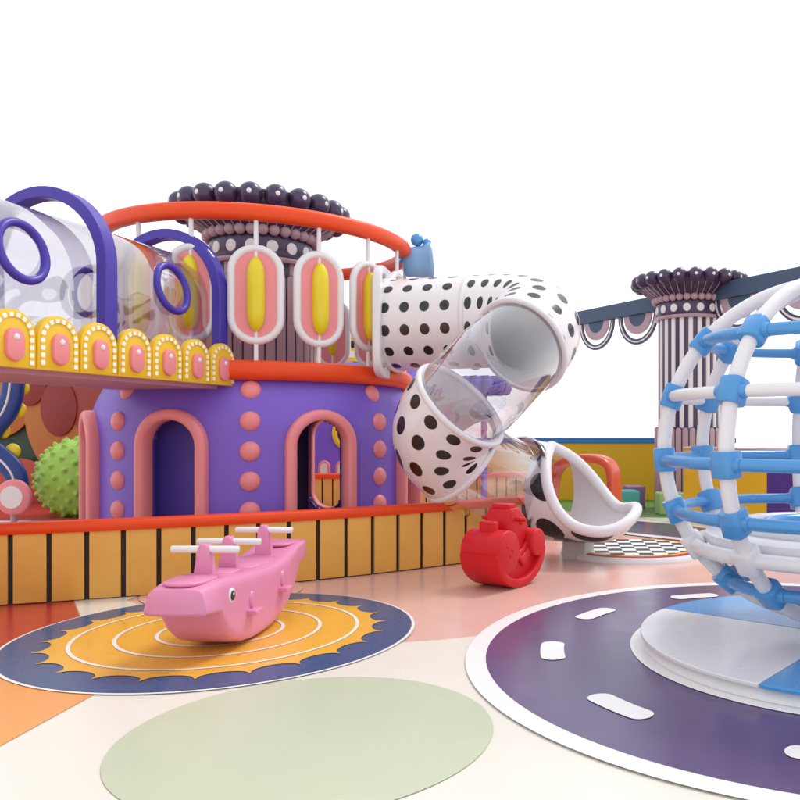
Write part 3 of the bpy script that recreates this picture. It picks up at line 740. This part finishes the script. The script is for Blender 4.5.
# ---------------------------------------------------------------- whale rocker
def loft(name,secs,m,parent,K=20,e=.5,sub=0):
    """secs: (y, halfwidth, zbot, ztop, halfwidth_bottom)"""
    mb=MB(); vs=[];fs=[]
    for (y,hw,zb,zt,hb) in secs:
        for k in range(K):
            q=2*PI*(k+.5)/K; cx=(abs(cos(q))**e)*(1 if cos(q)>0 else -1); sz=(abs(sin(q))**e)*(1 if sin(q)>0 else -1)
            u=(sz+1)/2; ww=hb+(hw-hb)*u; vs.append(V((cx*ww,y,zb+(zt-zb)*u)))
    n=len(secs)
    for i in range(n-1):
        for k in range(K): fs.append((i*K+k,i*K+(k+1)%K,(i+1)*K+(k+1)%K,(i+1)*K+k))
    fs.append(tuple(range(K))[::-1]); fs.append(tuple((n-1)*K+k for k in range(K)))
    mb.add(vs,fs); return mb
wr=empty('whale_rocker',(0,0,0),'pink whale-shaped rocker with three white handlebars on the navy and amber mat','rocker')
secs=[(-.97,.145,.37,.50,.19),(-.955,.172,.352,.528,.222),(-.90,.178,.348,.538,.228),(-.80,.195,.335,.548,.232),(-.74,.205,.32,.552,.230),(-.71,.210,.26,.552,.225),(-.64,.216,.165,.55,.228),(-.52,.225,.08,.545,.232),(-.36,.232,.028,.534,.236),(-.18,.236,.006,.522,.238),(.0,.238,.002,.512,.238),(.18,.238,.012,.505,.238),(.36,.236,.045,.508,.236),(.52,.232,.10,.52,.232),(.66,.225,.18,.54,.225),(.78,.215,.28,.56,.215),(.86,.205,.36,.57,.205),(.90,.20,.385,.575,.20),(1.0,.195,.40,.585,.197),(1.10,.185,.415,.585,.19),(1.14,.16,.44,.57,.17)]
loft('body',secs,None,None,K=32,e=.30).build('body',WPINK,wr,ang=32)
MB().prism([(-.215,.30),(.215,.30),(.222,.40),(.20,.42),(-.20,.42),(-.222,.40)],Matrix(((1,0,0),(0,0,1),(0,1,0))),(0,-.0,0),.01)
for y,h,zb in ((-.52,.765,.53),(-.12,.765,.50),(.58,.765,.50)):
    mb=MB(); mb.prism([(-.075,zb),(.075,zb),(.048,h-.06),(.040,h-.02),(.02,h+.008),(-.02,h+.008),(-.040,h-.02),(-.048,h-.06)],Matrix(((1,0,0),(0,0,1),(0,1,0))),(0,y,0),.085,bev=.016)
    mb.build('handle_post',WPINK,wr,ang=50)
    MB().tube([V((-.242,y,h-.035)),V((-.236,y,h-.035)),V((.236,y,h-.035)),V((.242,y,h-.035))],.026,16,scales=[.85,1,1,.85]).build('handlebar',WHITE,wr,ang=60)
for y,l,zt in ((-.72,.42,.550),(-.32,.26,.532),(.22,.46,.502),(.88,.3,.575)):
    poly=[((.145*abs(cos(q*PI/18))**.7)*(1 if cos(q*PI/18)>0 else -1),(l/2*abs(sin(q*PI/18))**.8)*(1 if sin(q*PI/18)>0 else -1)) for q in range(36)]
    mb=MB(); mb.prism(poly,Matrix.Identity(3),(0,y,zt+.002),.024,bev=.009); mb.build('seat_pad',WPINK,wr,ang=60)
for s in (-1,1):
    p=V((s*.220,-.595,.42)); M=frame((s,-.10,.0)); o=MB().ball(p,.046,24,(1,1.2,.34),M=M).build('eye',WHITE,wr,ang=80)
    MB().ball(p+V((s*.011,-.002,0)),.030,20,(1,1.25,.34),M=M).build('pupil',EYEB,o,ang=80)
    MB().ball(p+V((s*.020,-.006,.012)),.010,12,(1,1,.3),M=M).build('eye_glint',WHITE,o,ang=80)
    for y,z in ((-.27,.28),(.36,.32)):
        mb=MB()
        mb.prism([(.050*cos(q*PI/10),.062*sin(q*PI/10)) for q in range(20)],frame((s,0,0)),(s*.222,y,z+.045),.055,bev=.012)
        mb.box((s*.268,y-.03,z-.035),(.085,.13,.036)); mb.box((s*.235,y+.01,z),(.03,.05,.1)); mb.build('footrest',WPINK,wr,bevel=.01)
wr.location=(-2.42,6.20,.023); wr.rotation_euler=(0,0,R_(-1.5))
# ---------------------------------------------------------------- red rocker
rr_=empty('snail_rocker',(0,0,0),'red snail-shaped rocker with a handle peg standing on the salmon floor by the fence end','rocker')
Wd=.46; Mx=Matrix(((0,0,1),(1,0,0),(0,1,0)))   # (a,b,t)->(y,z,x)
def pr(poly,t_,x=0,bev=.02): mb=MB(); mb.prism(poly,Mx,(x,0,0),t_,bev=bev); return mb
arcp=lambda cy,cz,ry,rz,a0,a1,n: [(cy+ry*cos(R_(a0+(a1-a0)*i/n)),cz+rz*sin(R_(a0+(a1-a0)*i/n))) for i in range(n+1)]
core=arcp(0,.36,.38,.33,180,360,24)+[(.38,.46),(.33,.53),(.26,.53),(.18,.44),(.10,.37),(.0,.35),(-.06,.42),(-.12,.54),(-.20,.57),(-.33,.57),(-.38,.48)]
pr(core,.34,bev=.015).build('body',WRED,rr_,ang=45)
band=arcp(0,.36,.455,.36,178,362,36)+arcp(0,.37,.37,.285,362,178,36)
pr(band,Wd,bev=.012).build('rocker_band',WRED,rr_,ang=45)
drum=arcp(-.245,.385,.20,.215,0,360,36)[:-1]
pr(drum,Wd+.004,bev=.02).build('front_drum',WRED,rr_,ang=45)
pr(arcp(.315,.42,.135,.145,0,360,30)[:-1],Wd+.004,bev=.02).build('rear_drum',WRED,rr_,ang=45)
wave=[(-.20,.22),(-.08,.30),(.0,.27),(.08,.19),(.16,.26),(.26,.34),(.22,.40),(.14,.36),(.06,.30),(-.02,.36),(-.10,.42),(-.18,.36)]
pr(wave,.40,bev=.02).build('wave_relief',WRED,rr_,ang=45)
head=[(-.10,.36),(-.125,.55),(-.12,.68),(-.09,.77),(-.06,.80),(.07,.80),(.11,.76),(.20,.68),(.235,.60),(.22,.52),(.15,.44),(.10,.36)]
pr(head,.30,bev=.025).build('head',WRED,rr_,ang=45)
MB().box((0,-.0,.815),(.22,.13,.05)).build('crest',WRED,rr_,bevel=.012)
MB().box((0,-.27,.625),(.19,.09,.12)).build('seat_back',WRED,rr_,bevel=.02)
MB().tube([V((-.27,-.0,.685)),V((.27,-.0,.685))],.021,14).build('handle_peg',WRED,rr_)
for s in (-1,1):
    MB().ball((s*.150,.09,.66),.045,16,(.4,1,1)).build('eye_boss',WRED,rr_)
    MB().ball((s*.232,-.27,.44),.022,12,(.5,1,1)).build('eye_boss',WRED,rr_)
    MB().ball((s*.232,-.18,.40),.022,12,(.5,1,1)).build('eye_boss',WRED,rr_)
    MB().ball((s*.232,-.22,.35),.02,12,(.5,1,1)).build('eye_boss',WRED,rr_)
rr_.location=(-.455,8.27,.0); rr_.rotation_euler=(0,0,R_(-31))
# ---------------------------------------------------------------- things behind the tower, left
o=empty('spiky_ball',W(82,478,11.7)-V((0,0,.62)),'big lime green ball with rubbery bumps behind the tower\'s pink side doorway','ball')
c=W(82,478,11.7); LG=mat('lime_rubber',(172,222,84),.45,.05)
cen=[]
for i in range(150):
    z=1-2*(i+.5)/150; a=i*2.39996; r=math.sqrt(1-z*z); cen.append(V((r*cos(a),r*sin(a),z)))
mb=MB(); mb.ball(c,.58,180)
nv=[]
for v in mb.v:
    n=(V(v)-c).normalized(); dm=max(n.dot(q) for q in cen); an=math.acos(min(1,dm)); h=.055*max(0,1-(an/.062)**2)**.5 if an<.062 else 0
    nv.append(tuple(c+n*(.58+h)))
mb.v=nv; mb.build('ball_body',LG,o,ang=80)
o=empty('raised_stage',(-7.2,12.2,0),'low red-topped stage with white edge under the bridge','stage')
MB().box((-7.6,12.4,.16),(4.0,2.4,.32)).build('white_edge',WHITE2,o,bevel=.01)
MB().box((-7.6,12.45,.335),(3.9,2.3,.03)).build('red_top',REDF,o)
o=empty('mural_wall',(-7.2,13.8,0),'shade-darkened green mural wall with big orange and maroon petals behind the lime ball','wall')
MB().box((-8.0,13.9,1.5),(5.2,.15,3.0)).build('wall_panel',mat('shaded_green_paint',(52,74,56),.6),o)  # mural base colours darkened to stand in for shade under a roof
def petal(px,py,rx,ry,colr,nm,dd,rot=0):
    c=W(px,py,13.8); k=13.8/F; poly=[(rx*k*cos(q*PI/18)*cos(rot)-ry*k*sin(q*PI/18)*sin(rot),rx*k*cos(q*PI/18)*sin(rot)+ry*k*sin(q*PI/18)*cos(rot)) for q in range(36)]
    MB().prism(poly,frame((0,-1,0)),c+V((0,.0-dd,0)),.03,bev=.008).build('petal',mat(nm,colr,.5),o)
OR_=(196,116,44)  # petal colours kept darker too, roof shade put into the paint
petal(-6,405,40,34,OR_,'shaded_orange_paint',.04); petal(66,430,36,62,OR_,'shaded_orange_paint',.05,.35); petal(62,408,18,28,(150,48,40),'shaded_maroon_paint',.09); petal(32,382,18,24,(150,48,40),'shaded_maroon_paint',.09)
petal(24,486,30,28,(196,70,48),'shaded_rust_red',.10)
petal(100,400,28,40,(164,60,48),'shaded_rust_red2',.07)
o=empty('snake_sign',W(12,497,11.0),'wavy navy blue sign with white line, yellow bosses and a pink roundel','sign')
o.location.z=0.35
ctr=[(13,340),(14,370),(12,395),(6,412),(-5,426),(-12,440),(-6,452),(7,463),(16,476),(18,492)]
cv=[W(x,y,11.0) for x,y in ctr]; dense=[]
for i in range(len(cv)-1):
    a0=cv[max(0,i-1)];a1=cv[i];a2=cv[i+1];a3=cv[min(len(cv)-1,i+2)]
    for q in range(6):
        s=q/6; dense.append(.5*((2*a1)+(a2-a0)*s+(2*a0-5*a1+4*a2-a3)*s*s+(3*a1-a0-3*a2+a3)*s**3))
dense.append(cv[-1])
MB().sweep(dense,sq(.15,.07,.8,16),[V((0,-1,0))]*len(dense)).build('snake_body',mat('cobalt_plastic',(20,62,140),.4),o,ang=60)
MB().tube([p+V((0,-.07,0)) for p in dense],.016,8).build('white_line',WHITE2,o)
for x,y in ((19,410),(3,431),(13,451),(22,388)): MB().ball(W(x,y,11.06),.105,20,(1,.4,1)).build('yellow_boss',YEL2,o)
MB().lathe([(0,.05),(.20,.05),(.235,.03),(.24,0),(.24,-.01),(0,-.01)],W(14,497,10.8),40,M=frame((0,-1,0))).build('pink_roundel',PINK,o)
MB().lathe([(0,.06),(.15,.06),(.155,.05),(.155,.04)],W(14,497,10.8),40,M=frame((0,-1,0))).build('white_centre',WHITE2,o)
MB().tube([W(14,500,10.86),V((W(14,500,10.86).x,10.86,.3))],.04,10).build('stand',MAUVE,o)
# far pavilion glimpsed through the tower
o=empty('far_pavilion',(-4.6,18.5,0),'distant violet pavilion with yellow round window glimpsed through the tower doorway','pavilion')
cx,cy=-4.9,19.3
MB().lathe([(1.9,0),(1.9,3.0),(1.75,3.1),(0,3.1)],(cx,cy,0),64).build('wall',PURP,o)
mb=MB(); n=40; c=W(353,433,17.2); 
n_=(V((c.x-cx,c.y-cy,0))).normalized(); c=V((cx,cy,c.z))+n_*1.9; M=frame(n_)
mb.tube([c+M@V((.36*cos(2*PI*i/n),.36*sin(2*PI*i/n),0)) for i in range(n)],.06,10,closed=True); mb.build('window_ring',YEL,o)
MB().prism([(.34*cos(q*PI/16),.34*sin(q*PI/16)) for q in range(32)],M,c,.04).build('window',DARKP,o)
for k in range(14):
    p=V((-6.0+.36*k,16.3,0)); q=MB().prism(archpoly(.24,.98),frame((0,-1,0)),p,.05,bev=.01).build('pink_picket',PINK,o); MB().prism(archpoly(.14,.92),frame((0,-1,0)),p+V((0,-.03,0)),.03).build('white_inlay',WHITE2,q)
mb=MB(); mb.lathe([(1.85,3.1),(1.95,3.1),(1.95,3.85),(1.85,3.85)],(cx,cy,0),64); mb.build('yellow_parapet',YEL,o)
mb=MB(); mk=MB()
for k in range(60):
    a=2*PI*k/60
    for j in range(3):
        n_=V((cos(a),sin(a),0)); (mb if (k+j)%2 else mk).box(V((cx,cy,3.25+.22*j))+n_*1.955,(.14,.03,.15),rz=a+PI/2)
mb.build('black_checks',BLACK,o); mk.build('white_checks',WHITE2,o)
# added flower shape standing in for a purple reflection in the clear tube
c=W(484,386,13.0)
o=empty('reflection_standin',(c.x,c.y,0),'added violet scalloped shape on a post, standing in for a reflection in the clear tube','post')
poly=[]
for i in range(96): a=2*PI*i/96; r=.33+.13*abs(sin(a*6))**.7; poly.append((r*cos(a),r*sin(a)))
MB().prism(poly,Matrix.Identity(3),c,.30,bev=.09).build('reflection_standin_top',PURP,o)
MB().tube([V((c.x,c.y,0)),c],.05,12).build('added_stem',PURP,o)
# blue horn
c=W(419,262,11.3); D=V((.93,.24,.10)).normalized()
o=empty('horn_speaker',c,'pale blue horn-shaped ornament on the tower rail behind the slide mount','ornament')
MB().lathe([(.0,-.24),(.15,-.23),(.20,-.18),(.215,-.05),(.225,.06),(.27,.11),(.285,.14),(.27,.17),(.20,.12),(.0,.02)],c,40,M=frame(D)).build('horn_bell',mat('powder_blue_plastic',(136,182,226),.3),o,ang=60)
MB().ball(c+V((-.02,-.05,.30)),.09,16).build('blue_knob',BLUE,o)
MB().ball(c+V((.12,-.05,.26)),.06,16).build('blue_knob',BLUE,o)
MB().tube([V((c.x-.25,c.y-.1,4.0)),c-D*.15],.05,10).build('bracket',BLUE,o)
